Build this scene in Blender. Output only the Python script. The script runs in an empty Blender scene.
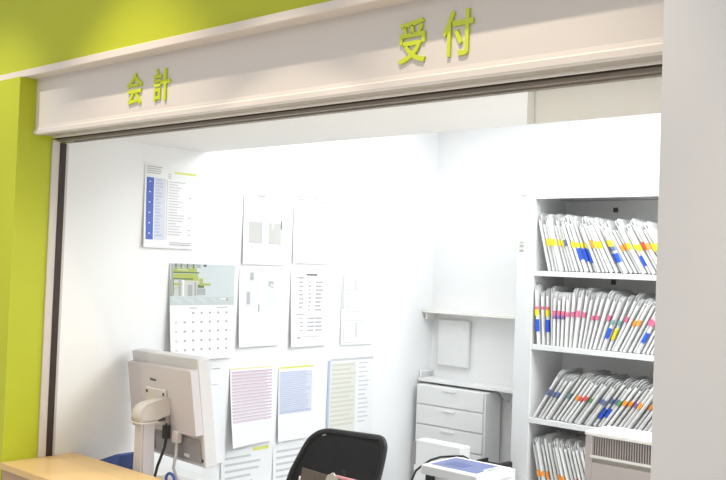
import bpy, bmesh, math, random
from mathutils import Vector, Matrix
random.seed(7)
S = bpy.context.scene
COL = S.collection
R = math.radians

# ------------------------------------------------------------------ camera, world, lights, exposure
cam_data = bpy.data.cameras.new('camera')
cam_data.sensor_width = 36.0
cam_data.lens = 933.0 / 726.0 * 36.0
cam_data.clip_start = 0.05
cam = bpy.data.objects.new('camera', cam_data)
COL.objects.link(cam)
yaw, pitch, roll = R(42.05), R(1.62), R(2.16)
fw = Vector((-math.sin(yaw) * math.cos(pitch), math.cos(yaw) * math.cos(pitch), math.sin(pitch)))
r0 = Vector((math.cos(yaw), math.sin(yaw), 0))
u0 = r0.cross(fw)
rt = r0 * math.cos(roll) + u0 * math.sin(roll)
up = rt.cross(fw)
cam.matrix_world = Matrix(((rt.x, up.x, -fw.x, 0), (rt.y, up.y, -fw.y, 0), (rt.z, up.z, -fw.z, 1.6), (0, 0, 0, 1)))
S.camera = cam

S.view_settings.view_transform = 'Standard'
S.view_settings.look = 'None'
S.view_settings.gamma = 1.0
S.view_settings.exposure = 0.0
S.view_settings.use_curve_mapping = False

world = bpy.data.worlds.new('world')
S.world = world
world.use_nodes = True
wb = world.node_tree.nodes['Background']
wb.inputs[0].default_value = (1.0, 0.965, 0.925, 1)
wb.inputs[1].default_value = 0.62

def area(name, loc, sx, sy, power, color=(1, 1, 1), rot=(0, 0, 0)):
    l = bpy.data.lights.new(name, 'AREA')
    l.shape = 'RECTANGLE'; l.size = sx; l.size_y = sy; l.energy = power; l.color = color
    o = bpy.data.objects.new(name, l); o.location = loc; o.rotation_euler = rot
    COL.objects.link(o)
    return o
for lx, pw in ((-2.85, 13), (-1.4, 42), (0.25, 42), (1.9, 42)):  # unseen; right ones set to light the left wall, weak left one added fill
    area('office_ceiling_light', (lx, 3.72, 2.57), 1.25, 1.0, pw, (0.95, 0.98, 1.0))
area('hall_ceiling_light', (-3.1, -1.1, 3.1), 2.4, 1.2, 15, (1.0, 0.95, 0.89), (R(40), 0, R(-8)))  # unseen fill, added to brighten the column, pier and header fronts
for sx, ss, sb in ((-2.84, 69, .45), (-2.08, 55, .15), (-1.33, 69, .45), (0.18, 69, .45)):  # narrow second spot is an added fill for the middle of the header
    l = bpy.data.lights.new('hall_downlight', 'SPOT')
    l.energy = 118; l.color = (1.0, 0.84, 0.65); l.spot_size = R(ss); l.spot_blend = sb; l.shadow_soft_size = 0.025
    o = bpy.data.objects.new('hall_downlight', l); o.location = (sx, 1.30, 3.522)
    COL.objects.link(o)

l = bpy.data.lights.new('hall_downlight', 'SPOT')  # unseen spot, added to brighten the front of the green column
l.energy = 85; l.color = (1.0, 0.92, 0.80); l.spot_size = R(44); l.spot_blend = 0.8; l.shadow_soft_size = 0.03
o = bpy.data.objects.new('hall_downlight', l); o.location = (-4.05, 0.75, 3.4)
o.rotation_euler = (Vector((-3.80, 1.88, 1.75)) - o.location).to_track_quat('-Z', 'Y').to_euler(); COL.objects.link(o)

# ------------------------------------------------------------------ materials
def mat(name, color, rough=0.5, metal=0.0, var=0.03, scale=12.0, spec=0.5, bump=0.0, alpha=None, coat=0.0):
    m = bpy.data.materials.new(name); m.use_nodes = True
    nt = m.node_tree; b = nt.nodes['Principled BSDF']
    b.inputs['Roughness'].default_value = rough
    b.inputs['Metallic'].default_value = metal
    b.inputs['Specular IOR Level'].default_value = spec
    b.inputs['Coat Weight'].default_value = coat
    tc = nt.nodes.new('ShaderNodeTexCoord')
    n = nt.nodes.new('ShaderNodeTexNoise'); n.inputs['Scale'].default_value = scale; n.inputs['Detail'].default_value = 3
    nt.links.new(tc.outputs['Object'], n.inputs['Vector'])
    mix = nt.nodes.new('ShaderNodeMix'); mix.data_type = 'RGBA'
    mix.inputs['A'].default_value = (*[c * (1 - var) for c in color], 1)
    mix.inputs['B'].default_value = (*[min(1, c * (1 + var)) for c in color], 1)
    nt.links.new(n.outputs['Fac'], mix.inputs['Factor'])
    nt.links.new(mix.outputs['Result'], b.inputs['Base Color'])
    if bump:
        bp = nt.nodes.new('ShaderNodeBump'); bp.inputs['Strength'].default_value = bump; bp.inputs['Distance'].default_value = 0.002
        n2 = nt.nodes.new('ShaderNodeTexNoise'); n2.inputs['Scale'].default_value = 400
        nt.links.new(tc.outputs['Object'], n2.inputs['Vector'])
        nt.links.new(n2.outputs['Fac'], bp.inputs['Height']); nt.links.new(bp.outputs['Normal'], b.inputs['Normal'])
    if alpha is not None:
        b.inputs['Alpha'].default_value = alpha
    return m

def wood(name, c1, c2, axis_scale, rough=0.35):
    m = mat(name, c1, rough); nt = m.node_tree; b = nt.nodes['Principled BSDF']
    tc = nt.nodes.new('ShaderNodeTexCoord'); mp = nt.nodes.new('ShaderNodeMapping'); mp.inputs['Scale'].default_value = axis_scale
    n = nt.nodes.new('ShaderNodeTexNoise'); n.inputs['Scale'].default_value = 3; n.inputs['Detail'].default_value = 6; n.inputs['Distortion'].default_value = 0.6
    mx = nt.nodes.new('ShaderNodeMix'); mx.data_type = 'RGBA'
    mx.inputs['A'].default_value = (*c1, 1); mx.inputs['B'].default_value = (*c2, 1)
    nt.links.new(tc.outputs['Object'], mp.inputs['Vector']); nt.links.new(mp.outputs['Vector'], n.inputs['Vector'])
    nt.links.new(n.outputs['Fac'], mx.inputs['Factor']); nt.links.new(mx.outputs['Result'], b.inputs['Base Color'])
    return m

M = {}
M['office_wall'] = mat('office wall paint', (0.88, 0.883, 0.886), 0.7, bump=0.05, var=0.01)
M['soffit'] = mat('white ceiling board', (0.89, 0.893, 0.897), 0.75, var=0.01)
M['green'] = mat('lime green wall paint', (0.47, 0.52, 0.016), 0.55, bump=0.05, var=0.015)
M['pier'] = mat('pale grey wallpaper', (0.66, 0.675, 0.705), 0.75, bump=0.12, var=0.012)
M['hall_grey'] = mat('hall grey paint', (0.5, 0.48, 0.46), 0.7)
M['header'] = mat('off white header board', (0.68, 0.645, 0.62), 0.55, var=0.01)
M['cap'] = mat('white ledge trim', (0.72, 0.66, 0.61), 0.5, var=0.01)
M['char'] = mat('lime acrylic letter', (0.56, 0.66, 0.018), 0.35)
M['alu'] = mat('pale aluminium', (0.90, 0.88, 0.84), 0.4, 0.0)
M['bronze'] = mat('grey bronze frame', (0.27, 0.24, 0.205), 0.5, 0.2)
M['taupe'] = mat('taupe strip', (0.42, 0.385, 0.335), 0.6)
M['dark'] = mat('dark seal', (0.030, 0.019, 0.012), 0.6)
M['post'] = mat('beige window post', (0.62, 0.57, 0.53), 0.5)
M['floor'] = mat('office vinyl floor', (0.72, 0.71, 0.69), 0.45)
M['ctop'] = wood('blond wood laminate', (0.62, 0.42, 0.18), (0.68, 0.48, 0.22), (0.8, 14, 14))
M['cfront'] = wood('brown wood panel', (0.42, 0.28, 0.18), (0.48, 0.33, 0.22), (0.8, 14, 14), 0.5)
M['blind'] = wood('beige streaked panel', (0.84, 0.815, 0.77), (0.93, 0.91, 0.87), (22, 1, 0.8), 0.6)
M['blind_edge'] = mat('pale panel edge', (0.86, 0.86, 0.85), 0.6)
M['paper'] = mat('white paper', (0.84, 0.845, 0.855), 0.75, var=0.006)
M['steel_white'] = mat('white enamelled steel', (0.72, 0.725, 0.73), 0.4, var=0.008)
M['cab_in'] = mat('grey cabinet inside', (0.85, 0.85, 0.845), 0.6)
M['beige_plastic'] = mat('warm beige plastic', (0.60, 0.56, 0.585), 0.5, bump=0.08, var=0.01)
M['beige_light'] = mat('cream plastic', (0.66, 0.62, 0.59), 0.45, var=0.01)
M['shell'] = mat('pale grey plastic', (0.64, 0.625, 0.63), 0.45, var=0.01)
M['grey_plastic'] = mat('grey plastic', (0.33, 0.31, 0.315), 0.5)
M['black'] = mat('black plastic', (0.012, 0.012, 0.013), 0.5)
M['screen'] = mat('dark glass screen', (0.01, 0.01, 0.012), 0.1)
M['navy'] = mat('blue plastic', (0.026, 0.085, 0.36), 0.5)
M['purifier'] = mat('pinkish beige plastic', (0.47, 0.405, 0.38), 0.5, var=0.01)
M['purifier_top'] = mat('cream top plastic', (0.82, 0.79, 0.74), 0.45, var=0.01)
M['slot'] = mat('brown grey slot', (0.085, 0.07, 0.065), 0.7)
M['white_plastic'] = mat('white plastic', (0.86, 0.86, 0.86), 0.45, var=0.01)
M['pale_plastic'] = mat('pale translucent plastic', (0.83, 0.835, 0.83), 0.5, var=0.01)
M['lcd'] = mat('blue film panel', (0.15, 0.18, 0.37), 0.35, var=0.10, scale=9)
M['lcd_dark'] = mat('dark blue film panel', (0.085, 0.11, 0.29), 0.35, var=0.05)
M['clipboard'] = mat('dark brown board', (0.085, 0.07, 0.062), 0.55, bump=0.1)
M['pink'] = mat('pink paper', (0.75, 0.36, 0.42), 0.6)
M['chrome'] = mat('steel clip', (0.6, 0.58, 0.55), 0.3, 0.9)
M['desk'] = mat('white desk laminate', (0.74, 0.74, 0.73), 0.45)
M['sheet'] = mat('white record sheets', (0.84, 0.84, 0.83), 0.7, var=0.02)
M['sleeve'] = mat('clear plastic sleeve', (0.84, 0.835, 0.83), 0.35, alpha=0.8, var=0.12, scale=25)
M['sticker_white'] = mat('white sticker', (0.8, 0.8, 0.8), 0.5)
for n, c in dict(yellow=(0.80, 0.70, 0.03), blue=(0.02, 0.10, 0.62), orange=(0.85, 0.33, 0.05), pink_tab=(0.68, 0.16, 0.28), red=(0.68, 0.10, 0.09),
                 purple=(0.24, 0.15, 0.42), slate=(0.13, 0.17, 0.33), teal=(0.20, 0.36, 0.36), green_tab=(0.12, 0.34, 0.14)).items():
    M[n] = mat('tab ' + n.replace('_tab', ''), c, 0.5)
for n, c in dict(ink=(0.16, 0.16, 0.17), ink_light=(0.44, 0.44, 0.46), ink_pale=(0.58, 0.585, 0.60), p_blue=(0.09, 0.15, 0.52), p_bluepale=(0.47, 0.53, 0.70),
                 p_yellow=(0.72, 0.73, 0.20), p_pink=(0.62, 0.44, 0.53), p_cream=(0.64, 0.63, 0.53), p_lime=(0.40, 0.46, 0.11), p_dgreen=(0.13, 0.20, 0.07),
                 p_grey=(0.36, 0.38, 0.38), p_sky=(0.57, 0.62, 0.63), p_road=(0.52, 0.565, 0.565), p_photo=(0.56, 0.56, 0.53), p_rose=(0.68, 0.61, 0.67)).items():
    M[n] = mat('print ' + n, c, 0.75, var=0.02)

for n in ('blind', 'blind_edge'):      # translucent, so the modelled glass reflection comes out pale
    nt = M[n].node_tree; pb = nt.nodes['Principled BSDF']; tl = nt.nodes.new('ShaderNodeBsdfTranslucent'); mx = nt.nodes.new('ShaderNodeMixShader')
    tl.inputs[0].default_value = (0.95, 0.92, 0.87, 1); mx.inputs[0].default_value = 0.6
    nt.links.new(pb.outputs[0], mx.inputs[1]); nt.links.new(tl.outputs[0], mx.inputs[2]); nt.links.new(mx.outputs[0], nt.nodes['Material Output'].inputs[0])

def glass_mat():
    m = bpy.data.materials.new('window glass'); m.use_nodes = True
    nt = m.node_tree; nt.nodes.remove(nt.nodes['Principled BSDF'])
    out = nt.nodes['Material Output']
    tr = nt.nodes.new('ShaderNodeBsdfTransparent'); tr.inputs[0].default_value = (0.985, 0.99, 0.985, 1)
    gl = nt.nodes.new('ShaderNodeBsdfGlossy'); gl.inputs['Roughness'].default_value = 0.02
    fr = nt.nodes.new('ShaderNodeFresnel'); fr.inputs['IOR'].default_value = 1.25
    mx = nt.nodes.new('ShaderNodeMixShader')
    ge = nt.nodes.new('ShaderNodeNewGeometry'); ma = nt.nodes.new('ShaderNodeMath'); ma.operation = 'MULTIPLY_ADD'
    ma.inputs[1].default_value = -1.0; ma.inputs[2].default_value = 1.0
    mu = nt.nodes.new('ShaderNodeMath'); mu.operation = 'MULTIPLY'
    nt.links.new(ge.outputs['Backfacing'], ma.inputs[0]); nt.links.new(ma.outputs[0], mu.inputs[0]); nt.links.new(fr.outputs[0], mu.inputs[1])
    nt.links.new(mu.outputs[0], mx.inputs[0]); nt.links.new(tr.outputs[0], mx.inputs[1]); nt.links.new(gl.outputs[0], mx.inputs[2])
    nt.links.new(mx.outputs[0], out.inputs[0])
    return m
M['glass'] = glass_mat()
M['print_lav'] = mat('print lavender', (0.65, 0.67, 0.755), 0.75)
M['print_faint'] = mat('print faint', (0.70, 0.705, 0.72), 0.75)
M['print_cream'] = mat('print cream', (0.73, 0.73, 0.68), 0.75)
M['mesh_fabric'] = mat('black mesh fabric', (0.016, 0.016, 0.019), 0.8, scale=300, var=0.5)

# ------------------------------------------------------------------ helpers
class MB:
    """collects shapes (world coordinates) for one mesh object, with one or more materials"""
    def __init__(self, *mats):
        self.bm = bmesh.new(); self.mats = list(mats)
    def mi(self, m):
        if m is None: return 0
        if m not in self.mats: self.mats.append(m)
        return self.mats.index(m)
    def box(self, x0, x1, y0, y1, z0, z1, m=None, bev=0.0, seg=2):
        r = bmesh.ops.create_cube(self.bm, size=1.0)
        vs = r['verts']
        bmesh.ops.scale(self.bm, vec=(x1 - x0, y1 - y0, z1 - z0), verts=vs)
        bmesh.ops.translate(self.bm, vec=((x0 + x1) / 2, (y0 + y1) / 2, (z0 + z1) / 2), verts=vs)
        fs = list({f for v in vs for f in v.link_faces})
        k = self.mi(m)
        for f in fs: f.material_index = k
        if bev:
            es = list({e for v in vs for e in v.link_edges})
            rb = bmesh.ops.bevel(self.bm, geom=es, offset=bev, segments=seg, affect='EDGES', profile=0.5)
            for f in rb['faces']: f.material_index = k; f.smooth = True
            vs = list({v for f in rb['faces'] for v in f.verts} | {v for v in vs if v.is_valid})
        return vs
    def prism(self, pts, axis, a, b, m=None):
        """polygon pts in the plane normal to axis, extruded from a to b"""
        def mk(p, t):
            return {'x': (t, p[0], p[1]), 'y': (p[0], t, p[1]), 'z': (p[0], p[1], t)}[axis]
        A = [self.bm.verts.new(mk(p, a)) for p in pts]; B = [self.bm.verts.new(mk(p, b)) for p in pts]
        k = self.mi(m); n = len(pts)
        fs = [self.bm.faces.new(A), self.bm.faces.new(B[::-1])]
        for i in range(n):
            fs.append(self.bm.faces.new((A[i], B[i], B[(i + 1) % n], A[(i + 1) % n])))
        for f in fs: f.material_index = k
        bmesh.ops.recalc_face_normals(self.bm, faces=fs)
        return A + B
    def tube(self, pts, r, m=None, n=10, closed=False):
        pts = [Vector(p) for p in pts]; k = self.mi(m); rings = []
        N = len(pts)
        rad = r if isinstance(r, (list, tuple)) else [r] * N
        prev = None
        for i, p in enumerate(pts):
            a = pts[(i - 1) % N] if (closed or i) else p
            b = pts[(i + 1) % N] if (closed or i < N - 1) else p
            t = (b - a).normalized()
            if prev is None:
                prev = t.orthogonal().normalized()
            prev = (prev - t * prev.dot(t)).normalized()
            w = t.cross(prev)
            rings.append([self.bm.verts.new(p + (prev * math.cos(2 * math.pi * j / n) + w * math.sin(2 * math.pi * j / n)) * rad[i]) for j in range(n)])
        fs = []
        for i in range(N if closed else N - 1):
            A, B = rings[i], rings[(i + 1) % N]
            for j in range(n):
                fs.append(self.bm.faces.new((A[j], A[(j + 1) % n], B[(j + 1) % n], B[j])))
        if not closed:
            fs.append(self.bm.faces.new(rings[0][::-1])); fs.append(self.bm.faces.new(rings[-1]))
        for f in fs: f.material_index = k; f.smooth = True
        return [v for q in rings for v in q]
    def rot(self, vs, pivot, axis, deg):
        bmesh.ops.rotate(self.bm, verts=vs, cent=pivot, matrix=Matrix.Rotation(R(deg), 3, axis))
    def build(self, name, parent=None, loc=None, mats=None):
        me = bpy.data.meshes.new(name)
        o = bpy.data.objects.new(name, me)
        if parent is not None:
            o.parent = parent
            p = parent; off = Vector((0, 0, 0))
            off = Vector(parent['_w']) if '_w' in parent else Vector(parent.location)
            o['_w'] = tuple(off)
        else:
            off = Vector(loc) if loc is not None else Vector((0, 0, 0))
            o.location = off
        bmesh.ops.translate(self.bm, vec=-off, verts=self.bm.verts)
        self.bm.normal_update()
        self.bm.to_mesh(me); self.bm.free()
        for m in self.mats: me.materials.append(M[m])
        COL.objects.link(o)
        return o

def tag(o, label=None, cat=None, group=None, kind=None):
    if label: o['label'] = label
    if cat: o['category'] = cat
    if group: o['group'] = group
    if kind: o['kind'] = kind
    return o
def thing(name, loc, label, cat, group=None, kind=None):
    o = bpy.data.objects.new(name, None); o.empty_display_size = 0.05
    o.location = loc; COL.objects.link(o)
    return tag(o, label, cat, group, kind)
def struct(mb, name, label, cat):
    return tag(mb.build(name), label, cat, None, 'structure')

# ------------------------------------------------------------------ the setting
XL = -3.623          # office left wall / side of the green column
YB = 4.70            # office back wall
XR = 2.8
b = MB('office_wall'); b.box(XL - .12, XL, 2.10, YB + .12, 0, 2.62); struct(b, 'wall_left', 'white office wall on the left, covered with notices', 'wall')
b = MB('office_wall'); b.box(XL, XR + .12, YB, YB + .12, 0, 2.62); struct(b, 'wall_back', 'white office back wall behind the filing cabinet', 'wall')
b = MB('office_wall'); b.box(XR, XR + .12, 2.30, YB, 0, 2.62); struct(b, 'wall_right', 'white office wall on the right', 'wall')
b = MB('office_wall'); b.box(XL - .12, XR + .12, 2.843, YB + .12, 2.62, 2.74); struct(b, 'ceiling', 'white office ceiling', 'ceiling')
b = MB('soffit'); b.box(XL, XR, 2.112, 2.843, 2.127, 2.62); struct(b, 'ceiling_lowered', 'lowered white ceiling strip behind the reception window', 'ceiling')
b = MB('floor'); b.box(XL - .9, XR + 1.2, -3.0, YB + .12, -0.08, 0.0); struct(b, 'floor', 'pale vinyl floor', 'floor')
b = MB('green'); b.box(-4.4, XR + .12, 1.905, 2.11, 2.358, 3.2); struct(b, 'wall_front', 'lime green hall wall above the reception window', 'wall')
b = MB('green'); b.box(-3.80, XL, 1.876, 2.10, 0, 2.3275); struct(b, 'wall_column', 'narrow lime green column left of the reception window', 'wall')
b = MB('hall_grey'); b.box(-4.6, -3.80, 1.93, 2.10, 0, 2.328); struct(b, 'wall_hall', 'grey hall wall beyond the green column', 'wall')
b = MB('pier'); b.box(-0.822, XR + .12, 1.80, 2.30, 0, 3.2); struct(b, 'wall_pier', 'broad pale grey wall on the right of the reception window', 'wall')

# header: board with a lip, ledge above
b = MB('header')
b.box(XL, -0.822, 1.951, 2.045, 2.105, 2.328)
hd = struct(b, 'trim_1', 'off-white header board over the reception window carrying green characters', 'header board')
b = MB('header')
b.prism([(1.951, 2.132), (1.9485, 2.119), (1.9445, 2.114), (1.9440, 2.098), (1.950, 2.096), (1.968, 2.096), (1.968, 2.105), (1.951, 2.105)], 'x', XL + .0005, -0.822)
b.box(XL + .0005, -0.822, 1.9685, 2.031, 2.100, 2.1049, 'taupe')
b.build('lip', hd)
b = MB('cap'); b.box(-4.6, -0.822, 1.8905, 2.045, 2.328, 2.358, bev=0.003); struct(b, 'trim_2', 'slim off-white ledge along the top of the header board', 'ledge')

# window
w1 = thing('window_1', (-2.2, 2.08, 0.75), 'wide clear reception window in a slim dark-edged frame', 'window', None, 'structure')
b = MB('alu'); b.box(XL + .001, -0.823, 2.032, 2.046, 2.094, 2.110); b.build('head_rail', w1)
b = MB('bronze', 'dark')
b.box(XL + .001, -0.823, 2.052, 2.111, 2.080, 2.1265, 'bronze'); b.box(XL + .001, -0.823, 2.046, 2.052, 2.090, 2.110, 'dark')
b.box(-3.52, -0.823, 2.074, 2.096, 2.0755, 2.080, 'bronze')
b.build('head_track', w1)
b = MB('post'); b.box(XL + .0005, XL + .010, 2.030, 2.064, 0.751, 2.084); b.build('frame_post', w1)
b = MB('dark'); b.box(XL + .0005, XL + .014, 2.064, 2.092, 0.751, 2.0754); b.build('seal', w1)
b = MB('post'); b.box(XL + .0005, XL + .008, 2.092, 2.106, 0.751, 2.074); b.build('inner_post', w1)
b = MB('glass'); b.box(XL + .014, -0.823, 2.078, 2.083, 0.7515, 2.0752); b.build('glass_pane', w1)

# beige pane reflection, modelled as a strip behind the window head's right end
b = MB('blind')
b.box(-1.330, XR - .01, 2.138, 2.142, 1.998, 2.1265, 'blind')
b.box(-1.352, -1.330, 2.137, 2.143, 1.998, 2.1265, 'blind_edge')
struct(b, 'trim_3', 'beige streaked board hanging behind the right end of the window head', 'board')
# cable moulding on the back wall
b = MB('sheet'); b.box(-2.672, -2.622, YB - .022, YB, 0, 2.62, bev=.004); struct(b, 'trim_4', 'bright white cable moulding running up the back wall above the cabinet', 'cable moulding')

# ------------------------------------------------------------------ sign characters
GLYPH = {'meet':([[0.5,0.859],[0.303,0.662],[0.016,0.5],[0.06,0.455],[0.092,0.411],[0.19,0.46],[0.248,0.493],[0.248,0.444],[0.757,0.444],[0.738,0.498],[0.307,0.54],[0.409,0.607],[0.503,0.696],[0.599,0.61],[0.817,0.468],[0.915,0.423],[0.947,0.468],[0.989,0.514],[0.737,0.638],[0.568,0.772],[0.601,0.816],[0.146,-0.076],[0.286,-0.054],[0.773,-0.012],[0.8,-0.048],[0.833,-0.101],[0.928,-0.042],[0.82,0.102],[0.679,0.245],[0.586,0.195],[0.66,0.122],[0.698,0.083],[0.302,0.05],[0.39,0.133],[0.485,0.248],[0.934,0.248],[0.934,0.353],[0.073,0.353],[0.073,0.248],[0.346,0.25],[0.265,0.154],[0.196,0.084],[0.157,0.05],[0.111,0.027],[0.131,-0.026]],[[38,36,37],[38,35,36],[39,35,38],[40,34,39],[34,35,39],[40,33,34],[29,27,28],[30,27,29],[40,32,33],[41,32,40],[31,27,30],[31,26,27],[42,32,41],[32,23,31],[23,26,31],[43,32,42],[43,23,32],[44,23,43],[44,22,23],[24,26,23],[21,22,44],[24,25,26],[1,20,0],[1,19,20],[1,12,19],[12,18,19],[1,11,12],[13,18,12],[2,11,1],[13,17,18],[9,17,13],[2,10,11],[2,6,10],[6,9,10],[6,8,9],[14,17,9],[2,5,6],[7,8,6],[14,16,17],[3,5,2],[15,16,14],[3,4,5]]),'count':([[0.1,0.289],[0.1,-0.083],[0.197,-0.083],[0.197,-0.035],[0.451,-0.035],[0.451,0.289],[0.197,0.194],[0.353,0.194],[0.353,0.06],[0.197,0.06],[0.092,0.554],[0.092,0.462],[0.451,0.462],[0.451,0.554],[0.092,0.422],[0.092,0.331],[0.449,0.331],[0.449,0.422],[0.048,0.686],[0.048,0.592],[0.494,0.592],[0.494,0.686],[0.656,0.838],[0.656,0.51],[0.46,0.51],[0.46,0.404],[0.656,0.404],[0.656,-0.096],[0.765,-0.096],[0.765,0.404],[0.971,0.404],[0.971,0.51],[0.765,0.51],[0.765,0.838],[0.159,0.82],[0.211,0.738],[0.251,0.658],[0.339,0.709],[0.298,0.786],[0.247,0.865]],[[11,13,10],[11,12,13],[15,17,14],[15,16,17],[23,33,22],[23,32,33],[19,21,18],[19,20,21],[25,23,24],[25,32,23],[25,31,32],[25,30,31],[26,30,25],[27,29,26],[29,30,26],[27,28,29],[34,38,39],[35,38,34],[35,37,38],[36,37,35],[1,6,0],[6,5,0],[6,7,5],[7,4,5],[1,9,6],[8,4,7],[1,3,9],[3,8,9],[3,4,8],[1,2,3]]),'receive':([[0.826,0.861],[0.482,0.813],[0.06,0.785],[0.077,0.734],[0.086,0.688],[0.51,0.716],[0.902,0.772],[0.41,0.717],[0.448,0.623],[0.471,0.538],[0.572,0.564],[0.547,0.651],[0.508,0.739],[0.765,0.742],[0.717,0.644],[0.672,0.567],[0.274,0.556],[0.323,0.561],[0.287,0.643],[0.238,0.722],[0.142,0.694],[0.19,0.609],[0.208,0.567],[0.056,0.567],[0.056,0.331],[0.159,0.331],[0.159,0.469],[0.839,0.469],[0.839,0.331],[0.945,0.331],[0.945,0.567],[0.785,0.566],[0.818,0.615],[0.874,0.709],[0.665,0.289],[0.6,0.218],[0.503,0.148],[0.403,0.219],[0.335,0.289],[0.178,0.388],[0.178,0.286],[0.205,0.296],[0.2,0.305],[0.305,0.173],[0.399,0.097],[0.246,0.044],[0.024,0.001],[0.063,-0.051],[0.087,-0.095],[0.313,-0.044],[0.502,0.031],[0.683,-0.044],[0.91,-0.095],[0.936,-0.049],[0.976,0.004],[0.754,0.046],[0.607,0.097],[0.72,0.19],[0.829,0.348],[0.759,0.392],[0.74,0.388]],[[1,6,0],[2,6,1],[2,5,6],[3,5,2],[4,5,3],[14,33,13],[7,11,12],[8,11,7],[20,18,19],[14,32,33],[21,18,20],[8,10,11],[15,32,14],[21,17,18],[9,10,8],[15,31,32],[22,17,21],[22,16,17],[24,26,23],[26,22,23],[26,16,22],[26,15,16],[26,31,15],[26,30,31],[26,27,30],[27,29,30],[24,25,26],[28,29,27],[60,58,59],[40,60,39],[40,58,60],[40,38,58],[38,34,58],[34,57,58],[41,38,40],[42,38,41],[42,37,38],[35,57,34],[43,37,42],[43,36,37],[36,57,35],[36,56,57],[44,36,43],[44,56,36],[45,56,44],[45,50,56],[50,55,56],[45,49,50],[51,55,50],[51,54,55],[46,49,45],[51,53,54],[47,49,46],[47,48,49],[52,53,51]]),'attach':([[0.385,0.413],[0.475,0.266],[0.548,0.133],[0.646,0.187],[0.57,0.317],[0.479,0.457],[0.735,0.844],[0.735,0.634],[0.329,0.634],[0.329,0.526],[0.735,0.526],[0.735,0.025],[0.731,0.012],[0.716,0.008],[0.646,0.007],[0.503,0.011],[0.53,-0.05],[0.547,-0.097],[0.693,-0.096],[0.78,-0.084],[0.83,-0.05],[0.844,0.021],[0.844,0.526],[0.97,0.526],[0.97,0.634],[0.844,0.634],[0.844,0.844],[0.287,0.853],[0.169,0.617],[0.017,0.428],[0.049,0.381],[0.081,0.325],[0.148,0.399],[0.176,0.444],[0.17,-0.094],[0.277,-0.094],[0.277,0.586],[0.333,0.691],[0.39,0.821]],[[28,38,27],[7,26,6],[7,25,26],[28,37,38],[28,36,37],[9,7,8],[9,25,7],[9,24,25],[9,23,24],[29,36,28],[29,33,36],[33,35,36],[10,23,9],[11,22,10],[22,23,10],[11,21,22],[29,32,33],[34,35,33],[0,4,5],[30,32,29],[30,31,32],[1,4,0],[1,3,4],[2,3,1],[12,21,11],[12,20,21],[13,20,12],[16,14,15],[14,20,13],[16,20,14],[16,19,20],[17,19,16],[17,18,19]])}
def char(key, x0, x1, z0, z1, label):
    vs, fs = GLYPH[key]
    lx = min(v[0] for v in vs); hx = max(v[0] for v in vs); lz = min(v[1] for v in vs); hz = max(v[1] for v in vs)
    b = MB('char')
    V = [b.bm.verts.new((x0 + (v[0] - lx) / (hx - lx) * (x1 - x0), 1.9505, z0 + (v[1] - lz) / (hz - lz) * (z1 - z0))) for v in vs]
    F = []
    for f in fs:
        try: F.append(b.bm.faces.new([V[i] for i in f]))
        except ValueError: pass
    r = bmesh.ops.extrude_face_region(b.bm, geom=F)
    bmesh.ops.translate(b.bm, vec=(0, -0.006, 0), verts=[g for g in r['geom'] if isinstance(g, bmesh.types.BMVert)])
    bmesh.ops.recalc_face_normals(b.bm, faces=b.bm.faces[:])
    o = b.build('sign_character', loc=((x0 + x1) / 2, 1.951, z0))
    tag(o, label, 'sign character', 'raised green characters on the header board')
char('meet', -2.955, -2.858, 2.157, 2.276, 'green raised character with a pointed roof top, leftmost on the white header board')
char('count', -2.790, -2.692, 2.157, 2.274, 'green raised character with a tall cross, second from left on the header')
char('receive', -1.650, -1.556, 2.156, 2.277, 'green raised character with crossed legs, left one of the larger looking right pair')
char('attach', -1.499, -1.402, 2.157, 2.279, 'green raised character nearest the grey wall, rightmost on the header board')

# ------------------------------------------------------------------ reception counter
rc = thing('reception_counter', (-2.2, 2.05, 0), 'blond wood reception counter running under the window with a brown front', 'counter')
b = MB('ctop'); b.box(XL + .001, -0.823, 1.868, 2.203, 0.722, 0.75, bev=.003); b.build('counter_top', rc)
b = MB('cfront'); b.box(XL + .001, -0.823, 1.878, 1.903, 0.0, 0.7215); b.build('front_panel', rc)
b = MB('desk'); b.box(XL + .001, -0.823, 2.06, 2.09, 0.0, 0.7215); b.build('back_panel', rc)

# white staff desk behind the counter
sd = thing('staff_desk', (-2.4, 2.42, 0), 'white staff desk standing lower behind the reception counter', 'desk')
b = MB('desk'); b.box(XL + .004, -1.25, 2.208, 2.62, 0.635, 0.66, bev=.003); b.build('desk_top', sd)
for x in (XL + .02, -1.29):
    b = MB('desk'); b.box(x, x + .03, 2.22, 2.60, 0, 0.6345); b.build('side_panel', sd)
b = MB('desk'); b.box(XL + .051, -1.291, 2.225, 2.243, 0.15, 0.6345); b.build('modesty_panel', sd)

# ------------------------------------------------------------------ monitor (built upright, then turned and tilted)
mo = thing('computer_monitor', (-3.235, 2.275, 0.66), 'beige computer monitor seen from behind on a thick post behind the counter', 'monitor')
mo['_w'] = (-3.235, 2.275, 0.66)
Rz = Matrix.Rotation(R(-8.0), 4, 'Z') @ Matrix.Rotation(R(6.8), 4, 'X') @ Matrix.Rotation(R(-1.5), 4, 'Y')
TM = Matrix.Translation((-3.272, 2.42, 0.975)) @ Rz
def tilted(mb, name, parent):
    bmesh.ops.transform(mb.bm, matrix=TM, verts=mb.bm.verts[:])
    return mb.build(name, parent)
b = MB('shell'); b.box(-.291, .291, 0, .057, -.222, .222, 'shell', bev=.006)
sh = tilted(b, 'front_shell', mo)
b = MB('screen'); b.box(-.262, .262, .0575, .0585, -.185, .198); tilted(b, 'screen', sh)
b = MB('beige_plastic')
b.prism([(-.270, -.108), (.296, -.083), (.291, .178), (-.270, .178)], 'y', -.034, -.0005, 'beige_plastic')
tilted(b, 'back_cover', mo)
b = MB('grey_plastic', 'slot', 'sticker_white')
b.box(-.235, .272, -.006, -.0005, -.205, -.110, 'grey_plastic')
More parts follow.
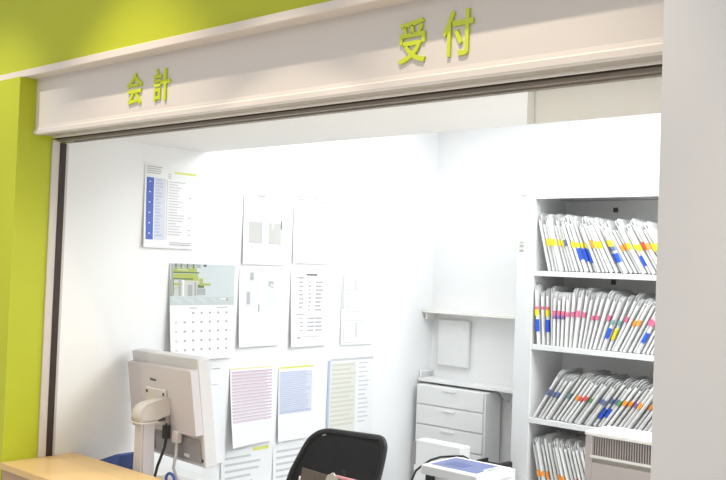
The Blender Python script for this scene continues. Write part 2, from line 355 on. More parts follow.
for k in range(9): b.box(-.215 + k * .012, -.209 + k * .012, -.0068, -.0062, -.195, -.12, 'slot')
b.box(.135, .178, -.0068, -.0062, -.192, -.178, 'sticker_white')
tilted(b, 'connector_bay', mo)
b = MB('black'); b.tube([(.278, -.004, -.192), (.278, .0, -.192)], .006, n=10)
tilted(b, 'lock_hole', mo)
# small dark maker's mark of unreadable letters
b = MB('slot')
for k, (x, w) in enumerate(((-.062, .006), (-.053, .005), (-.046, .006), (-.038, .006), (-.030, .006), (-.022, .006), (-.0145, .005))):
    b.box(x, x + w, -.0352, -.0345, .112, .124 if k == 0 else .1205)
tilted(b, 'maker_mark', mo)
b = MB('beige_light', 'slot'); b.box(-.094, .082, -.044, -.0345, -.072, .083, 'beige_light', bev=.004)
br = tilted(b, 'mount_plate', mo)
for x, z in ((-.080, .067), (.068, .065), (.075, -.060)):
    b = MB('slot'); b.tube([(x, -.0475, z), (x, -.0435, z)], .0065, n=12); tilted(b, 'screw', br)
# arm head and post
b = MB('beige_light')
prof = [(2.226, .936), (2.226, .962), (2.231, .982), (2.243, .998), (2.262, 1.008), (2.300, 1.016), (2.374, 1.026), (2.374, .955), (2.33, .945), (2.305, .936)]
b.prism(prof, 'x', -3.247, -3.174)
bmesh.ops.bevel(b.bm, geom=[e for e in b.bm.edges if abs((e.verts[0].co - e.verts[1].co).x) < 1e-5], offset=.005, segments=2, affect='EDGES')
for f in b.bm.faces: f.smooth = abs(f.normal.x) < .5
ah = b.build('arm_head', mo)
b = MB('slot'); b.box(-3.232, -3.188, 2.306, 2.355, .930, .9445); b.build('hinge', ah)
b = MB('beige_light'); b.box(-3.252, -3.168, 2.222, 2.312, .928, .9355, bev=.003); b.build('collar', mo)
b = MB('beige_plastic'); b.prism([(-3.240, .672), (-3.170, .672), (-3.178, .9275), (-3.236, .9275)], 'y', 2.236, 2.302)
bmesh.ops.bevel(b.bm, geom=[e for e in b.bm.edges if abs((e.verts[0].co - e.verts[1].co).z) > .1], offset=.008, segments=3, affect='EDGES'); b.build('post', mo)
b = MB('beige_plastic'); b.box(-3.325, -3.06, 2.212, 2.50, .66, .6725, bev=.005); b.build('stand_base', mo)
b = MB('beige_light'); b.box(-3.157, -3.118, 2.365, 2.392, .845, .895, bev=.005)
cn = b.build('plug', mo)
b = MB('shell'); b.tube([(-3.137, 2.38, .85), (-3.139, 2.38, .80), (-3.146, 2.375, .74), (-3.150, 2.40, .69), (-3.12, 2.46, .667), (-3.0, 2.50, .666)], .0065, n=8); b.build('video_cable', cn)
b = MB('black'); b.box(-3.205, -3.178, 2.352, 2.378, .855, .912, bev=.004)
b.tube([(-3.19, 2.365, .86), (-3.192, 2.36, .82), (-3.200, 2.35, .78), (-3.215, 2.345, .74), (-3.23, 2.34, .675)], .006, n=8); b.build('power_cable', mo)

# blue coil / ring by the monitor foot
o = MB('navy'); cx, cz = -3.118, .7035
o.tube([(cx + .028 * math.cos(t * math.pi / 10), 2.34, cz + .0245 * math.sin(t * math.pi / 10)) for t in range(20)], .006, closed=True)
tag(o.build('tape_roll', loc=(cx, 2.34, .6725)), 'small blue ring standing beside the foot of the monitor post', 'tape roll')

# blue file box at the left end of the desk
fb = thing('file_box', (-3.45, 2.28, .66), 'blue file box with a sloping top left of the monitor post', 'file box')
b = MB('navy'); b.prism([(-3.545, .6605), (-3.338, .6605), (-3.338, .776), (-3.362, .779), (-3.545, .715)], 'y', 2.245, 2.330)
bmesh.ops.bevel(b.bm, geom=b.bm.edges[:], offset=.003, segments=2, affect='EDGES'); b.build('box_body', fb)

# ------------------------------------------------------------------ office chair
oc = thing('office_chair', (-2.72, 2.86, 0), 'black mesh office chair with a rounded backrest behind the counter', 'chair')
def rounded(poly, rad, n=7):
    out = []
    N = len(poly)
    for i in range(N):
        p = Vector(poly[i]); a = Vector(poly[i - 1]); c = Vector(poly[(i + 1) % N])
        r = rad[i]
        p0 = p + (a - p).normalized() * r; p1 = p + (c - p).normalized() * r
        for k in range(n + 1):
            t = k / n
            out.append(p0 * (1 - t) ** 2 + p * 2 * t * (1 - t) + p1 * t * t)
    return out
bp = rounded([(-2.932, .864), (-2.478, .894), (-2.515, .76), (-2.60, .50), (-3.03, .47), (-3.02, .66)], [.085, .062, .06, .09, .09, .05])
cxm = -2.75
def by(x, z): return 2.985 - .9 * (x - cxm) ** 2 + .10 * (z - .70) - .25 * (z - .70) ** 2
b = MB('black')
cen = b.bm.verts.new((cxm, by(cxm, .70), .70))
rings = []
for s in (.25, .5, .75, 1.0):
    rings.append([b.bm.verts.new((cxm + (p.x - cxm) * s, by(cxm + (p.x - cxm) * s, .70 + (p.y - .70) * s), .70 + (p.y - .70) * s)) for p in bp])
n = len(bp)
for i in range(n):
    b.bm.faces.new((cen, rings[0][i], rings[0][(i + 1) % n]))
    for k in range(3):
        b.bm.faces.new((rings[k][i], rings[k + 1][i], rings[k + 1][(i + 1) % n], rings[k][(i + 1) % n]))
r = bmesh.ops.extrude_face_region(b.bm, geom=b.bm.faces[:])
bmesh.ops.translate(b.bm, vec=(0, .012, 0), verts=[g for g in r['geom'] if isinstance(g, bmesh.types.BMVert)])
bmesh.ops.recalc_face_normals(b.bm, faces=b.bm.faces[:])
b.mats[0] = 'mesh_fabric'
for f in b.bm.faces: f.smooth = True
bk = b.build('backrest', oc)
b = MB('black'); b.tube([(p.x, by(p.x, p.y) + .006, p.y) for p in bp], .0135, n=10, closed=True); b.build('back_frame', oc)
b = MB('shell'); b.prism([(-2.895, .842), (-2.862, .852), (-2.862, .857), (-2.895, .847)], 'y', by(-2.88, .85) - .0012, by(-2.88, .85) - .0002)
b.build('care_tag', bk)
b = MB('mesh_fabric'); b.box(-3.0, -2.50, 2.50, 2.96, .40, .47, bev=.03, seg=4); b.build('seat', oc)
b = MB('black'); b.tube([(cxm, 3.0, .72), (cxm, 3.03, .55), (cxm, 2.98, .42), (cxm, 2.90, .375), (cxm, 2.75, .372)], .022, n=10); b.build('back_support', oc)
b = MB('black'); b.tube([(cxm, 2.73, .399), (cxm, 2.73, .09)], .026, n=14); b.box(cxm - .1, cxm + .1, 2.64, 2.82, .36, .399, bev=.01); b.build('stem', oc)
for k in range(5):
    a = R(72 * k + 20); ex, ey = cxm + .29 * math.cos(a), 2.73 + .29 * math.sin(a)
    b = MB('black'); b.tube([(cxm, 2.73, .10), ((cxm + ex) / 2, (2.73 + ey) / 2, .092), (ex, ey, .072)], [.024, .02, .014], n=8); lg = b.build('leg', oc)
    b = MB('black'); b.tube([(ex - .02 * math.sin(a), ey + .02 * math.cos(a), .0285), (ex + .02 * math.sin(a), ey - .02 * math.cos(a), .0285)], .028, n=14)
    b.tube([(ex, ey, .074), (ex, ey, .05)], .008, n=8); b.build('caster', lg)

# ------------------------------------------------------------------ clipboards on a rack on the desk
rk = thing('clipboard_rack', (-2.25, 2.43, .66), 'low clear rack on the desk holding the clipboards', 'rack')
b = MB('pale_plastic'); b.box(-2.53, -2.02, 2.36, 2.50, .66, .668); b.box(-2.53, -2.02, 2.494, 2.50, .668, .80); b.box(-2.53, -2.02, 2.36, 2.366, .668, .70); b.build('rack_body', rk)
def clipboard(x0, x1, dz, y, m, label, lean, clipx):
    t = thing('clipboard', ((x0 + x1) / 2, y, .6682), label, 'clipboard')
    piv = ((x0 + x1) / 2, y, .6682)
    tw = Matrix.Translation(piv) @ Matrix.Rotation(R(2.5), 4, 'Y') @ Matrix.Rotation(R(lean), 4, 'X') @ Matrix.Translation((-piv[0], -piv[1], -piv[2]))
    z0 = .6682 + .006
    b = MB(m); b.box(x0, x1, y - .003, y, z0, z0 + dz, bev=.0012)
    bmesh.ops.transform(b.bm, matrix=tw, verts=b.bm.verts[:]); b.build('board', t)
    b = MB('chrome'); zt = z0 + dz
    b.prism([(clipx - .030, zt - .016), (clipx + .030, zt - .016), (clipx + .022, zt + .004), (clipx - .022, zt + .004)], 'y', y - .009, y - .0031)
    b.tube([(clipx + .010 * math.cos(a), y - .006, zt + .002 + .010 * math.sin(a)) for a in [math.pi * k / 12 for k in range(13)]], .003, n=8)
    bmesh.ops.transform(b.bm, matrix=tw, verts=b.bm.verts[:]); b.build('clip', t)
    return t
clipboard(-2.458, -2.235, .178, 2.405, 'clipboard', 'dark brown clipboard with a steel clip in front of the black chair', -9, -2.300)
b = MB('pink'); b.box(-2.31, -2.10, 2.437, 2.441, .6682, .855, bev=.001)
tag(b.build('paper_folder', loc=(-2.23, 2.44, .6682)), 'pink folder standing behind the dark brown clipboard in the desk rack', 'folder')

# ------------------------------------------------------------------ notices on the left wall
def sheet(name, label, cat, y0, y1, z0, z1, prints=(), curl=.012, side=0.0, mats='paper', group=None, top=.0015):
    """a sheet of paper hung on the left wall; prints are rectangles (u0,u1,v0,v1,material), v measured downwards"""
    W_, H_ = y1 - y0, z1 - z0
    def off(u, v): return top + .6 * curl * v ** 2.2 + side * (1 - u) ** 2 * v + .0014
    def P(u, v, e): return (XL + off(u, v) + e, y0 + u * W_, z1 - v * H_)
    b = MB(mats); NU, NV = 6, 12
    for e, flip in ((0, False), (-.0006, True)):
        g = [[b.bm.verts.new(P(i / NU, j / NV, e)) for j in range(NV + 1)] for i in range(NU + 1)]
        for i in range(NU):
            for j in range(NV):
                q = (g[i][j], g[i][j + 1], g[i + 1][j + 1], g[i + 1][j])
                f = b.bm.faces.new(q if not flip else q[::-1]); f.smooth = True
    for pi_, (u0, u1, v0, v1, m) in enumerate(prints):
        k = b.mi(m); n = max(1, int((v1 - v0) / .06)); nu = max(1, int((u1 - u0) / .2))
        for a in range(nu):
            for j in range(n):
                ua, ub = u0 + (u1 - u0) * a / nu, u0 + (u1 - u0) * (a + 1) / nu
                va, vb = v0 + (v1 - v0) * j / n, v0 + (v1 - v0) * (j + 1) / n
                f = b.bm.faces.new([b.bm.verts.new(P(u, v, .0004 + .00002 * pi_)) for u, v in ((ua, va), (ua, vb), (ub, vb), (ub, va))]); f.material_index = k
    o = b.build(name, loc=(XL, (y0 + y1) / 2, z0))
    return tag(o, label, cat, group or 'notices pinned to the left wall')
rnd = random.Random(3)
def lines(u0, u1, v0, v1, n, m, gap=.5, ragged=.25, cols=1):
    out = []
    for k in range(n):
        v = v0 + (v1 - v0) * k / n; h = (v1 - v0) / n * gap
        w = (u1 - u0) / cols
        for c in range(cols):
            a = u0 + c * w
            out.append((a, a + w * (1 - ragged * rnd.random()) - .01, v, v + h, m))
    return out
# timetable
p = [(.035, .175, .155, .905, 'p_blue'), (.56, .99, .055, .082, 'p_yellow'), (.19, .40, .155, .905, 'print_lav'), (.42, .44, .17, .90, 'p_cream')]
p += lines(.03, .36, .02, .12, 4, 'ink_light', .45, .3) + lines(.21, .36, .17, .88, 18, 'p_bluepale', .5, .5) + lines(.44, .52, .09, .16, 3, 'ink_light', .4)
p += [(.085, .115, .20 + .125 * k, .212 + .125 * k, 'paper') for k in range(6)]
p += [(.86, .90, v, v + .014, 'ink_light') for v in (.36, .61, .76, .82)] + lines(.46, .80, .18, .86, 20, 'ink_pale', .35, .5) + lines(.50, .98, .925, .975, 2, 'ink_light', .45, .3)
sheet('timetable', 'paper timetable with a blue left column and yellow strip, topmost notice at left', 'notice', 2.500, 2.795, 1.651, 2.035, p, curl=.014, side=.006)
# calendar
p = [(0, 1, 0, .43, 'p_sky'), (0, 1, .345, .43, 'p_road')]
p += [(.02, .46, .005, .04, 'p_grey'), (.03, .40, .045, .085, 'p_lime'), (.05, .44, .085, .10, 'p_dgreen'), (.02, .42, .105, .15, 'p_lime'), (.20, .43, .13, .175, 'p_lime'), (.02, .35, .15, .165, 'p_dgreen'),
      (.01, .44, .175, .335, 'p_photo'), (.02, .18, .20, .225, 'p_lime'), (.02, .18, .245, .265, 'p_lime'), (.01, .06, .165, .335, 'p_dgreen'), (.13, .165, .17, .335, 'p_grey'), (.19, .215, .17, .335, 'paper'),
      (.27, .34, .22, .335, 'p_grey'), (.37, .40, .19, .335, 'p_grey'), (.41, .54, .255, .325, 'p_grey'), (.42, .52, .215, .25, 'p_dgreen'), (.46, .62, .20, .225, 'p_lime'), (.44, .50, .15, .21, 'p_lime'),
      (.02, .05, .02, .33, 'p_grey'), (.08, .10, .0, .05, 'p_dgreen'), (.16, .18, .0, .05, 'p_dgreen'), (.25, .27, .0, .05, 'p_dgreen'), (.34, .36, .0, .05, 'p_dgreen'), (.50, .55, .005, .025, 'slot'),
      (.78, .88, .36, .37, 'paper'), (.87, .90, .35, .385, 'p_grey')]
for r_ in range(5):
    for c_ in range(7):
        if r_ == 0 and c_ < 2: continue
        p.append((.075 + .132 * c_, .11 + .132 * c_, .50 + .095 * r_, .522 + .095 * r_, 'ink_light' if c_ not in (0,) else 'p_rose'))
p += [(.30, .42, .455, .465, 'ink_light'), (.72, .90, .45, .46, 'ink_light')]
sheet('wall_calendar', 'wall calendar with a photo of a green roofed building above the monitor', 'calendar', 2.660, 3.060, 1.120, 1.581, p, curl=.022, side=.03)
# two pouches sheet
p = [(.12, .42, .42, .70, 'p_photo'), (.58, .88, .42, .71, 'p_photo'), (.12, .42, .695, .708, 'ink_light'), (.58, .88, .70, .713, 'ink_light'), (.40, .425, .40, .70, 'ink_light'), (.87, .90, .38, .50, 'ink'), (.30, .48, .05, .07, 'ink_light'), (.66, .70, .42, .50, 'paper')]
sheet('notice_sheet', 'paper notice with two pale grey photographs, right of the timetable', 'notice', 3.101, 3.400, 1.590, 1.965, p, curl=.012, side=.004)
p = [(.08, .40, .035, .05, 'ink_light'), (.45, .62, .035, .052, 'ink_light'), (.10, .34, .075, .09, 'ink_light'), (.60, .86, .085, .10, 'ink_light')] + lines(.08, .9, .16, .8, 12, 'print_faint', .3, .5)
sheet('notice_sheet', 'nearly blank white notice with two short text lines, topmost at right', 'notice', 3.452, 3.735, 1.604, 1.979, p, curl=.008, side=.003)
p = [(.16, .42, .10, .50, 'print_faint'), (.60, .92, .08, .50, 'print_faint'), (.25, .34, .05, .15, 'ink_light'), (.70, .82, .16, .40, 'ink_light'), (.18, .26, .30, .46, 'ink_light'), (.45, .50, .46, .56, 'ink_light'), (.64, .72, .30, .48, 'print_faint')]
sheet('notice_sheet', 'white notice with faint grey sketches, right of the calendar', 'notice', 3.090, 3.376, 1.170, 1.568, p, curl=.02, side=.01)
p = [(.42, .72, .085, .108, 'ink')] + lines(.22, .36, .13, .55, 8, 'ink_light', .4, .3) + lines(.48, .58, .18, .58, 8, 'ink_light', .4, .5) + lines(.68, .90, .18, .58, 8, 'ink_light', .45, .3)
p += [(.15, .36, .125, .14, 'ink_light'), (.14, .36, .59, .605, 'ink_light')] + lines(.25, .36, .64, .84, 4, 'ink_light', .35, .3) + lines(.46, .90, .64, .84, 4, 'ink_light', .4, .2, 2) + [(.18, .9, .875, .882, 'ink_light'), (.16, .26, .875, .90, 'ink_light')]
sheet('notice_sheet', 'white price list with a dark heading and columns of figures, middle row', 'notice', 3.450, 3.727, 1.156, 1.585, p, curl=.02, side=.012)
p = [(.02, .08, .04, .50, 'ink_pale'), (.0, .68, .535, .545, 'ink_pale'), (.0, .68, .66, .67, 'ink_pale'), (.40, .46, .09, .24, 'ink_pale'), (.55, .57, .05, .25, 'ink_pale'), (.08, .10, .68, .94, 'ink_pale'), (.45, .50, .68, .90, 'ink_pale'), (.12, .44, .96, .97, 'ink_pale')]
p += lines(.10, .36, .24, .5, 6, 'ink_pale', .3, .2)
sheet('notice_sheet', 'pale notice with faint boxes, rightmost of the middle row', 'notice', 3.850, 4.120, 1.150, 1.560, p, curl=.01)
# bottom rows
p = [(.0, 1, .0, .012, 'p_yellow')] + [(.03, .97, .04 + .042 * k, .058 + .042 * k, 'p_pink') for k in range(16)] + lines(.05, .95, .055, .72, 16, 'p_rose', .5, .15)
sheet('notice_sheet', 'white notice ruled with pink lines, right of the monitor', 'notice', 3.055, 3.352, .672, 1.061, p, curl=.022, side=.035)
p = [(.02, .98, .0, .028, 'p_yellow'), (.03, .95, .07, .64, 'print_lav')] + lines(.05, .93, .07, .62, 22, 'p_bluepale', .5, .25) + [(.05, .93, .60, .625, 'p_bluepale')]
sheet('notice_sheet', 'white notice with pale blue print and a yellow top edge', 'notice', 3.388, 3.653, .660, 1.052, p, curl=.016, side=.008)
p = [(.0, .05, .02, .98, 'p_bluepale'), (.05, .98, .0, .03, 'ink_pale'), (.06, .60, .06, .98, 'print_cream')] + lines(.08, .62, .07, .9, 14, 'p_cream', .45, .3) + lines(.66, .92, .07, .9, 14, 'ink_pale', .25, .4)
sheet('notice_sheet', 'cream printed list with a pale blue left edge, above the black chair', 'notice', 3.763, 4.150, .640, 1.075, p, curl=.006)
p = [(.62, .95, .0, .045, 'p_yellow')] + lines(.08, .85, .08, .9, 10, 'ink_pale', .35, .4)
sheet('notice_sheet', 'white notice with a yellow corner, under the pink ruled notice', 'notice', 3.020, 3.355, .25, .650, p, curl=.016, side=.01)
p = lines(.08, .9, .06, .9, 10, 'ink_pale', .35, .4)
sheet('notice_sheet', 'white notice hanging behind the top left of the black chair', 'notice', 3.372, 3.66, .24, .636, p, curl=.014, side=.005)
p = [(.1, .6, .04, .05, 'ink_light'), (.1, .5, .2, .21, 'ink_pale')]
sheet('notice_sheet', 'narrow white slip between the calendar and the pink ruled notice', 'notice', 2.93, 3.035, .60, 1.09, p, curl=.02, side=.01)

# ------------------------------------------------------------------ filing cabinet
FX0, FX1, FY0, FY1 = -2.755, -1.735, 4.30, 4.66
fc = thing('filing_cabinet', ((FX0 + FX1) / 2, 4.48, 0), 'tall white open steel cabinet filled with patient folders', 'cabinet')
b = MB('steel_white', 'ink_light', 'p_cream')
b.box(FX0, FX0 + .105, FY0, FY0 + .03, 0, 2.03, 'steel_white', bev=.002)
b.box(FX1 - .04, FX1, FY0, FY0 + .03, 0, 2.03, 'steel_white', bev=.002)
b.box(FX0 + .105, FX1 - .04, FY0, FY0 + .03, 1.995, 2.03, 'steel_white')
b.box(FX0 + .105, FX1 - .04, FY0, FY0 + .03, 0, .06, 'steel_white')
b.build('front_frame', fc)
b = MB('cab_in'); b.box(FX0 + .004, FX0 + .100, FY0 + .0305, FY1 - .02, 0, 2.028); b.build('side_panel', fc)
b = MB('cab_in'); b.box(FX1 - .035, FX1 - .004, FY0 + .0305, FY1 - .02, 0, 2.028); b.build('side_panel', fc)
b = MB('cab_in'); b.box(FX0 + .004, FX1 - .004, FY1 - .0195, FY1, 0, 2.028); b.build('back_panel', fc)
b = MB('steel_white'); b.box(FX0 + .1005, FX1 - .0355, FY0 + .0305, FY1 - .02, 2.005, 2.028); b.build('top_panel', fc)
SH = [1.612, 1.222, .834, .446, .085]
for z in SH:
    b = MB('steel_white'); b.box(FX0 + .1055, FX1 - .0405, FY0 + .002, FY1 - .0205, z - .028, z, bev=.002); b.build('shelf', fc)
    b = MB('slot'); b.box(-2.37, -2.345, FY1 - .027, FY1 - .0205, z - .075 if z > 1.7 else z + .33, z + .355); b.build('bracket', fc)
b = MB('ink_light'); b.box(FX0 + .012, FX0 + .052, FY0 - .0012, FY0 - .0001, 2.008, 2.018); b.build('maker_plate', fc)
b = MB('p_cream', 'p_grey'); b.box(FX0 + .015, FX0 + .04, FY0 - .0012, FY0 - .0001, 1.71, 1.765, 'p_grey'); b.box(FX0 + .015, FX0 + .04, FY0 - .0016, FY0 - .0012, 1.722, 1.735, 'p_cream'); b.box(FX0 + .015, FX0 + .04, FY0 - .0016, FY0 - .0012, 1.748, 1.758, 'p_cream'); b.build('shelf_label', fc)

ORD = ['first', 'second', 'third', 'fourth', 'fifth', 'sixth', 'seventh', 'eighth', 'ninth', 'tenth', 'eleventh', 'twelfth', 'thirteenth', 'fourteenth', 'fifteenth', 'sixteenth', 'seventeenth', 'eighteenth', 'nineteenth', 'twentieth',
       'twenty-first', 'twenty-second', 'twenty-third', 'twenty-fourth', 'twenty-fifth', 'twenty-sixth', 'twenty-seventh', 'twenty-eighth', 'twenty-ninth', 'thirtieth', 'thirty-first', 'thirty-second', 'thirty-third', 'thirty-fourth', 'thirty-fifth']
CN = dict(pink_tab='pink', green_tab='green')
fr = random.Random(11)
def folder(x, zs, th, lean, tabs, label, group, hgt, y0):
    """x is the foot on the shelf; lean in degrees, positive = top to the right"""
    t = thing('patient_folder', (x, y0, zs), label, 'folder', group)
    a = R(lean)
    # rotate about the lower corner that touches the shelf
    px = x + (th / 2 if lean > 0 else -th / 2)
    tw = Matrix.Translation((px, y0, zs + .0008)) @ Matrix.Rotation(a, 4, 'Y') @ Matrix.Translation((-px, -y0, -zs))
    D = .235
    s = MB('sleeve')
    c = .03
    prof = [(y0 + .004, zs), (y0 + D, zs), (y0 + D, zs + hgt), (y0 + c, zs + hgt), (y0 + .008, zs + hgt - c * .5)]
    for k in (-1, 1):
        xa = x + k * th * .42
        s.prism(prof, 'x', xa - .0009, xa + .0009)
    s.box(x - th * .42, x + th * .42, y0 + .0035, y0 + .0045, zs, zs + hgt * .86)
    bmesh.ops.transform(s.bm, matrix=tw, verts=s.bm.verts[:]); s.build('sleeve', t)
    s = MB('sheet'); hh = hgt - fr.uniform(.022, .06)
    for q in range(fr.choice((1, 1, 2))):
        xc = x + th * fr.uniform(-.22, .22); w = th * fr.uniform(.10, .24); h2 = hh - q * fr.uniform(.01, .06)
        dx = th * fr.uniform(-.12, .12)
        vs = s.box(xc - w, xc + w, y0 + .0005 + q * .002, y0 + D - .01 - q * .003, zs + .001, zs + h2)
        for v in vs:
            if v.co.z > zs + .05: v.co.x += dx
    bmesh.ops.transform(s.bm, matrix=tw, verts=s.bm.verts[:]); s.build('sheets', t)
    for (m, z0, z1) in tabs:
        s = MB(m); s.box(x - th * .51, x + th * .51, y0 - .0012, y0 + .016, zs + z0, zs + z1)
        bmesh.ops.transform(s.bm, matrix=tw, verts=s.bm.verts[:]); s.build('index_tab', t)
def shelf_row(zs, xs, leans, tabf, side, group):
    i = 0
    for i, (x, l) in enumerate(zip(xs, leans)):
        th = .0148 * fr.uniform(.85, 1.12)
        tabs = tabf(i)
        cols = []
        for m, *_ in tabs:
            c = CN.get(m, m)
            if c not in cols: cols.append(c)
        how = 'with a ' + ' and '.join(cols) + ' tab' if cols else 'without a tab'
        folder(x, zs, th, l + fr.uniform(-.2, .2), tabs, 'clear folder %s, %s from left, %s' % (how, ORD[i], side), group, .300 * fr.uniform(.93, 1.06), FY0 + .004 + fr.uniform(0, .028))
lerp = lambda a, b_, t: a + (b_ - a) * t
def tj(z, h=.026):
    z += fr.uniform(-.006, .006); return (z, z + h * fr.uniform(.85, 1.3))
def t1(i):
    if i in (9, 10, 11): return [('yellow', .135, .16), ('blue', .066 - .008 * (i - 9), .128)]
    if i in (17, 18): return [('yellow', .15, .185), ('slate', .125, .149), ('blue', .06, .11)]
    if i == 23: return [('yellow', *tj(.14)), ('blue', .045, .10)]
    m = {20: 'orange', 21: 'orange', 25: 'red', 26: 'orange', 13: 'orange', 6: 'slate'}.get(i, 'yellow')
    if i in (0, 7, 12, 16, 19): return []
    return [(m, *tj(.135, .034))]
N1 = 29
shelf_row(SH[0], [-2.565 + .0242 * k for k in range(N1)], [-(14.5 + 17 * min(1, k / 20)) for k in range(N1)], t1, 'top shelf', 'patient folders on the top shelf')
def t2(i):
    if i in (0, 2): return [('pink_tab', .185, .20), ('yellow', .150, .184), ('blue', .068, .132)]
    if i == 1: return [('pink_tab', .185, .20)]
    if i in (4, 5, 6): return [('pink_tab', .160, .184), ('purple', .142, .159)]
    if i == 16: return [('teal', .14, .165), ('blue', .065, .12)]
    if i == 17: return [('teal', .14, .165), ('yellow', .06, .12)]
    if i == 24: return [('pink_tab', *tj(.15)), ('blue', .06, .115)]
    if i in (20, 21): return [('orange', *tj(.15))]
    if i in (3, 11, 14, 19, 22): return []
    return [('pink_tab', *tj(.155))]
N2 = 29
l2 = [lerp(-5, 1, k / 6) if k < 7 else min(27, lerp(1, 26, (k - 7) / 12)) for k in range(N2)]
shelf_row(SH[1], [-2.613 + .0232 * k for k in range(N2)], l2, t2, 'second shelf', 'patient folders on the second shelf')
def t3(i):
    if i == 13: return [('slate', .15, .18), ('blue', .05, .115)]
    if i == 14: return [('slate', .15, .18), ('blue', .06, .118)]
    m = ['slate', 'slate', 'slate', None, 'teal', None, 'orange', 'red', 'red', 'green_tab', None, 'slate', 'slate', 'slate', 'red', 'green_tab', 'orange', 'orange', 'purple', 'orange', None, 'orange', 'red', 'red', None, 'red'][i]
    return [(m, *tj(.145, .028))] if m else []
N3 = 25
shelf_row(SH[2], [-2.628 + .0262 * k for k in range(N3)], [lerp(31, 35, min(1, k / 5)) for k in range(N3)], t3, 'third shelf', 'patient folders on the third shelf')
def t4(i): return [('orange', *tj(.085, .03))] if i in (0, 1, 2, 5, 6, 9) else []
N4 = 17
shelf_row(SH[3], [-2.572 + .0255 * k for k in range(N4)], [-(13 + 5 * min(1, k / 10)) for k in range(N4)], t4, 'fourth shelf', 'patient folders on the fourth shelf')

# ------------------------------------------------------------------ air purifier
AX0, AX1, AY0, AY1 = -2.045, -1.60, 3.80, 4.02
ap = thing('air_purifier', ((AX0 + AX1) / 2, 3.91, 0), 'beige air purifier with a slotted grille in front of the cabinet', 'air purifier')
b = MB('purifier')
b.box(AX0, AX1, AY0 + .022, AY1, .03, .885, 'purifier', bev=.006)
b.box(AX0, AX0 + .033, AY0, AY0 + .03, .03, .886, 'purifier', bev=.003); b.box(AX1 - .033, AX1, AY0, AY0 + .03, .03, .886, 'purifier', bev=.003)
b.box(AX0 + .033, AX1 - .033, AY0, AY0 + .03, .03, .770, 'purifier', bev=.002)
b.build('housing', ap)
b = MB('purifier_top'); b.box(AX0 - .004, AX1 + .004, AY0 - .004, AY1, .886, .905, bev=.005); b.build('top_cover', ap)
gr = MB('purifier', 'slot'); gr.box(AX0 + .033, AX1 - .033, AY0 + .016, AY0 + .0215, .800, .8855, 'slot')
n = 32
for k in range(n + 1):
    x = AX0 + .033 + (AX1 - AX0 - .066) * k / n
    gr.box(x - .0024, x + .0024, AY0 + .010, AY0 + .016, .800, .8855, 'purifier')
gr.build('grille', ap)
b = MB('purifier', 'taupe'); b.prism([(AY0 - .004, .800), (AY0 + .0215, .800), (AY0 + .0215, .794), (AY0 + .001, .790)], 'x', AX0 + .025, AX1 - .025, 'purifier_top')
b.box(AX0 + .033, AX1 - .033, AY0 + .012, AY0 + .0215, .770, .794, 'taupe'); b.build('handle_recess', ap)
b = MB('slot'); b.box(AX0 + .02, AX1 - .02, AY0 + .02, AY1 - .02, 0, .03); b.build('plinth', ap)

# ------------------------------------------------------------------ printer (front right of the corner)
pr_ = thing('copier', (-2.50, 3.57, 0), 'white floor-standing copier with a blue film panel on its top', 'copier')
b = MB('white_plastic'); b.box(-2.675, -2.355, 3.42, 3.70, .655, .700, bev=.008, seg=3); b.build('top_deck', pr_)
b = MB('white_plastic'); b.box(-2.655, -2.375, 3.455, 3.69, .02, .6545, bev=.006); b.build('body', pr_)
b = MB('black'); b.box(-2.650, -2.615, 3.428, 3.4545, .30, .654); b.build('side_handle', pr_)
b = MB('lcd', 'lcd_dark'); b.prism([(-2.645, 3.455), (-2.385, 3.455), (-2.41, 3.665), (-2.652, 3.665)], 'z', .7002, .7018, 'lcd')
b.prism([(-2.60, 3.50), (-2.50, 3.49), (-2.49, 3.58), (-2.60, 3.585)], 'z', .7018, .7022, 'lcd_dark'); b.build('film_panel', pr_)
b = MB('pale_plastic', 'p_grey'); b.box(-2.405, -2.36, 3.53, 3.64, .7002, .7032, 'pale_plastic')
for k in range(4): b.box(-2.398, -2.367, 3.54 + .024 * k, 3.554 + .024 * k, .7032, .7045, 'p_grey')
b.build('key_panel', pr_)

# dark tray machine behind the copier
dt = thing('paper_tray', (-2.78, 4.16, 0), 'low white cart with black trays between the copier and cabinet', 'cart')
b = MB('white_plastic'); b.box(-2.93, -2.70, 4.05, 4.27, .0, .560, bev=.004); b.build('cart_body', dt)
b = MB('black'); b.box(-2.88, -2.715, 4.06, 4.26, .5605, .572); b.box(-2.88, -2.868, 4.06, 4.26, .572, .590); b.box(-2.82, -2.715, 4.15, 4.165, .572, .586); b.box(-2.74, -2.715, 4.06, 4.26, .572, .594)
b.build('tray', dt)

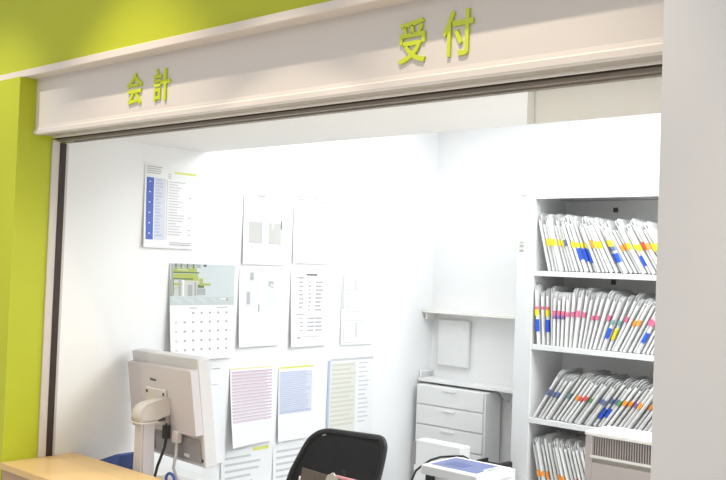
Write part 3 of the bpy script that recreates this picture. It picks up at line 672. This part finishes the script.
# ------------------------------------------------------------------ white shelving and boxes in the far left corner
su = thing('drawer_tower', (-3.33, 4.60, 0), 'white slim drawer tower standing in the far corner under the low shelf', 'drawer unit')
b = MB('white_plastic'); b.box(-3.585, -3.075, 4.520, 4.68, 0, .893, bev=.004); b.build('casing', su)
for z in (.18, .30, .42, .54, .66, .78):
    b = MB('pale_plastic'); b.box(-3.575, -3.085, 4.508, 4.5195, z, z + .112, bev=.003); dr = b.build('drawer', su)
    b = MB('white_plastic'); b.box(-3.38, -3.28, 4.500, 4.5078, z + .09, z + .10, bev=.002); b.build('handle', dr)
ws = thing('wall_shelf', (-3.2, 4.6, .86), 'white shelf board with a low rail above the drawer tower', 'shelf')
b = MB('white_plastic'); b.box(-3.612, -2.80, 4.56, 4.70, .906, .926, bev=.003)
b.build('board', ws)
b = MB('white_plastic'); b.tube([(-3.60, 4.57, .926), (-3.60, 4.57, .965), (-3.60, 4.69, .965), (-3.60, 4.69, .926)], .006, n=8); b.build('rail', ws)
b = MB('white_plastic'); b.prism([(4.70, .906), (4.60, .906), (4.70, .83)], 'x', -3.05, -3.03); b.build('bracket', ws)
us = thing('wall_shelf', (-3.2, 4.62, 1.33), 'thin grey edged shelf high on the back wall left of the cabinet', 'shelf')
b = MB('alu'); b.box(-3.615, -2.76, 4.585, 4.70, 1.330, 1.345); b.build('board', us)
b = MB('alu'); b.box(-3.60, -3.592, 4.60, 4.70, 1.285, 1.3295); b.build('bracket', us)
wbx = thing('wall_dispenser', (-3.4, 4.66, .98), 'pale grey box on the back wall under the high shelf', 'dispenser')
b = MB('pale_plastic'); b.box(-3.56, -3.32, 4.672, 4.70, 1.00, 1.292, bev=.012, seg=3); b.build('case', wbx)
b = MB('pale_plastic'); b.box(-3.53, -3.35, 4.669, 4.6725, 1.225, 1.262); b.build('front_cover', wbx)
fx = thing('fax_machine', (-3.14, 4.24, 0), 'white box-shaped machine with a grey left side in front of the drawer tower', 'machine')
b = MB('white_plastic'); b.box(-3.285, -2.975, 4.15, 4.24, .50, .640, bev=.006); b.build('case', fx)
b = MB('grey_plastic'); b.box(-3.310, -3.2855, 4.155, 4.235, .46, .625); b.build('side_plate', fx)
b = MB('white_plastic'); b.box(-3.285, -2.975, 4.14, 4.30, 0, .4995); b.build('stand', fx)
b = MB('black'); b.tube([(-3.22, 4.0, .008), (-3.21, 4.0, .25), (-3.19, 4.0, .44), (-3.16, 4.0, .505), (-3.118, 4.0, .540), (-3.06, 4.0, .580), (-2.995, 4.0, .606), (-2.92, 4.0, .622), (-2.85, 4.0, .634), (-2.82, 4.0, .628), (-2.80, 4.0, .52), (-2.80, 4.0, .2), (-2.80, 4.0, .008)], .006, n=8)
tag(b.build('power_cord', loc=(-3.2, 4.0, 0)), 'black cord curving behind the copier from the grey sided machine', 'cord')
